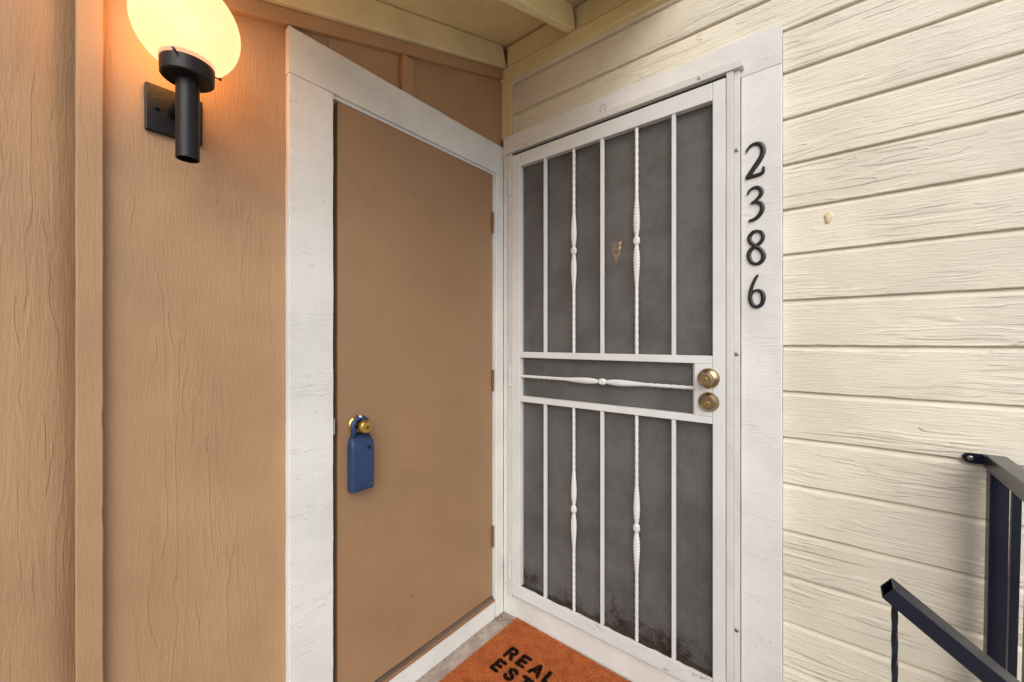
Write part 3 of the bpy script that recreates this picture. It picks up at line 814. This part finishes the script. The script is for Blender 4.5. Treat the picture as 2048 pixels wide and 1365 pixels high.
pts = np.column_stack([rng.uniform(-0.0005, MW + 0.0005, NF), rng.uniform(-MH - 0.0005, 0.0005, NF)])
def seg_d(p, a, b):
    ab = b - a; t = np.clip(((p - a) @ ab) / (ab @ ab), 0, 1)
    return np.linalg.norm(p - (a + t[:, None] * ab), axis=1)
owner = np.full(NF, -1)
for k, (ch, segs) in enumerate(letters):
    d = np.min([seg_d(pts, a, b) for a, b in segs], axis=0)
    owner[d < LT + rng.uniform(-0.0009, 0.0009, NF)] = k
def fibres(p):
    n = len(p)
    ang = rng.uniform(0, 2 * np.pi, n); hw = rng.uniform(0.0004, 0.0008, n)
    h = rng.uniform(0.0100, HT + 0.0008, n); lean = rng.normal(0, 0.0016, (n, 2))
    dx, dy = np.cos(ang) * hw, np.sin(ang) * hw
    z0 = np.full(n, 0.0065)
    V = np.empty((n, 3, 3))
    V[:, 0] = np.column_stack([p[:, 0] - dx, p[:, 1] - dy, z0]); V[:, 1] = np.column_stack([p[:, 0] + dx, p[:, 1] + dy, z0])
    V[:, 2] = np.column_stack([p[:, 0] + lean[:, 0], p[:, 1] + lean[:, 1], h])
    return V.reshape(-1, 3)
def tri_mesh(name, V):
    me = bpy.data.meshes.new(name); n = len(V)
    me.vertices.add(n); me.vertices.foreach_set('co', V.ravel())
    me.loops.add(n); me.loops.foreach_set('vertex_index', np.arange(n, dtype=np.int32))
    me.polygons.add(n // 3); me.polygons.foreach_set('loop_start', np.arange(0, n, 3, dtype=np.int32))
    me.update(); me.validate()
    return me
o = mat_part('coir_pile', tri_mesh('coir_pile', fibres(pts[owner < 0])), 'coir', dm); o['kind'] = 'stuff'
for k, (ch, segs) in enumerate(letters):
    q = pts[owner == k]
    V = fibres(np.repeat(q, 3, axis=0) + rng.normal(0, 0.0004, (len(q) * 3, 2)))
    o = mat_part('letter', tri_mesh('letter', V), 'coir_black', dm)
    o['label'] = 'black letter ' + ch + ' on the doormat'

# ---------------------------------------------------------------- grit along the floor edges
gm = MB()
for i in range(900):
    if random.random() < 0.6: x, y = abs(random.gauss(0, 0.012)) + 0.002, -random.uniform(0.0, 0.75)
    elif random.random() < 0.6: x, y = random.uniform(0.003, 0.085), -random.uniform(0.003, 0.06)
    else: x, y = random.uniform(0.0, 0.09), -random.uniform(0.0, 0.9)
    s = random.uniform(0.0006, 0.0022)
    vs = [(x + s * random.uniform(0.6, 1.3) * math.cos(a), y + s * random.uniform(0.6, 1.3) * math.sin(a), 0.0003) for a in (0, 1.6, 3.1, 4.7)]
    gm.add(vs + [(x, y, 0.0003 + s * 0.9)], [(0, 1, 4), (1, 2, 4), (2, 3, 4), (3, 0, 4), (3, 2, 1, 0)])
gr = gm.build('floor_grit', flat_paint('grit', srgb(98, 84, 70), rough=0.9), None); tag(gr, 'fine grit and dirt along the floor edge below the tan door', 'grit', kind='stuff')

# ================================================================ GUARD RAILING AT THE WALL
gd = thing('guard_railing', 'dark metal guard railing fixed to the siding wall by a small tab', 'railing', (1.524, -0.03, 0))
def square_tube(name, a, b, w, h, par, up=(0, 0, 1), hollow=False, mat='dark_paint', bevel=0.002):
    a, b = Vector(a), Vector(b); ax = (b - a).normalized()
    s = ax.cross(Vector(up)).normalized(); u = s.cross(ax).normalized()
    ring = lambda c, k: [c + s * (w / 2 - k) * i + u * (h / 2 - k) * j for i, j in ((-1, -1), (1, -1), (1, 1), (-1, 1))]
    m = MB()
    if hollow:
        m.loft([ring(a + ax * 0.12, 0.0025), ring(a, 0.0025), ring(a, 0), ring(b, 0)], caps=True)
    else:
        m.loft([ring(a, 0), ring(b, 0)])
    return m.build(name, mat, par, bevel=bevel)
PX = 1.5085
m = MB()
ring = lambda cx, cy, z: [(cx + a, cy + b, z) for a, b in ((0, 0), (0.0305, 0), (0.0305, 0.032), (0, 0.032))]
m.loft([ring(PX - 0.012, -0.040, 0.001), ring(PX, -0.040, 0.9745)]).build('post', 'dark_paint', gd, bevel=0.002)
square_tube('top_rail', (PX + 0.016, -0.003, 0.9925), (PX + 0.016, -0.56, 0.9925), 0.034, 0.035, gd)
for i in range(5):
    y = -0.131 - 0.095 * i
    m = MB(); r2 = lambda x, z: [(x + a, y + b, z) for a, b in ((0, 0), (0.0135, 0), (0.0135, 0.0135), (0, 0.0135))]
    m.loft([r2(PX - 0.002, 0.08), r2(PX + 0.0145, 0.9745)]).build('baluster', 'dark_paint', gd, bevel=0.001)
square_tube('bottom_rail', (PX + 0.008, -0.042, 0.065), (PX + 0.008, -0.56, 0.065), 0.03, 0.03, gd)
br = []
for k in range(9):
    a = math.radians(90 + 180 * k / 8); br.append((1.4860 + 0.0125 * math.cos(a), 0.9925 + 0.0125 * math.sin(a)))
br += [(PX + 0.004, 0.98), (PX + 0.004, 1.005)]
m = MB().loft([[(x, SY - 0.0015, z) for x, z in br], [(x, SY - 0.0060, z) for x, z in br]])
tb = m.build('wall_tab', 'dark_paint', gd, bevel=0.0008)
MB().box(PX - 0.001, PX + 0.033, -0.0025, SY - 0.0062, 0.978, 1.004).build('tab_lug', 'dark_paint', gd, bevel=0.0008)
screw(tb, (1.4872, SY - 0.0061, 0.9930), (0, -1, 0), 0.0055)

# ================================================================ STAIR HANDRAIL
hr = thing('stair_handrail', 'sloping dark square tube handrail with open end above the stairs', 'handrail', (1.31, -0.51, 0))
ea = Vector((1.301, -0.512, 0.853)); slope = math.radians(36.5)
eb = ea + Vector((math.cos(slope), 0, -math.sin(slope))) * 1.9
square_tube('rail', ea, eb, 0.042, 0.0265, hr, hollow=True)
m = MB(); rings = []
bxp, byp = 1.311, -0.512
for i in range(200):
    z = 0.002 + (0.832 - 0.002) * i / 199; a0 = z / 0.09 * math.pi
    rings.append([(bxp + (0.0046, 0.0041)[k % 2] * math.cos(a0 + k * math.pi / 4), byp + (0.0046, 0.0041)[k % 2] * math.sin(a0 + k * math.pi / 4), z) for k in range(8)])
smooth_by_angle(m.loft(rings).build('twisted_baluster', 'dark_paint', hr), 60)
for i in range(1, 5):
    x = bxp + 0.36 * i; zt = 0.832 - (x - bxp) * math.tan(slope)
    zb_ = -0.18 * max(1, int((x - 1.62) / 0.28) + 1) if x > 1.62 else 0.0
    if zt > zb_ + 0.1: MB().box(x - 0.006, x + 0.006, byp - 0.006, byp + 0.006, zb_ - 1.0 if x > 1.62 else 0.001, zt).build('baluster', 'dark_paint', hr)
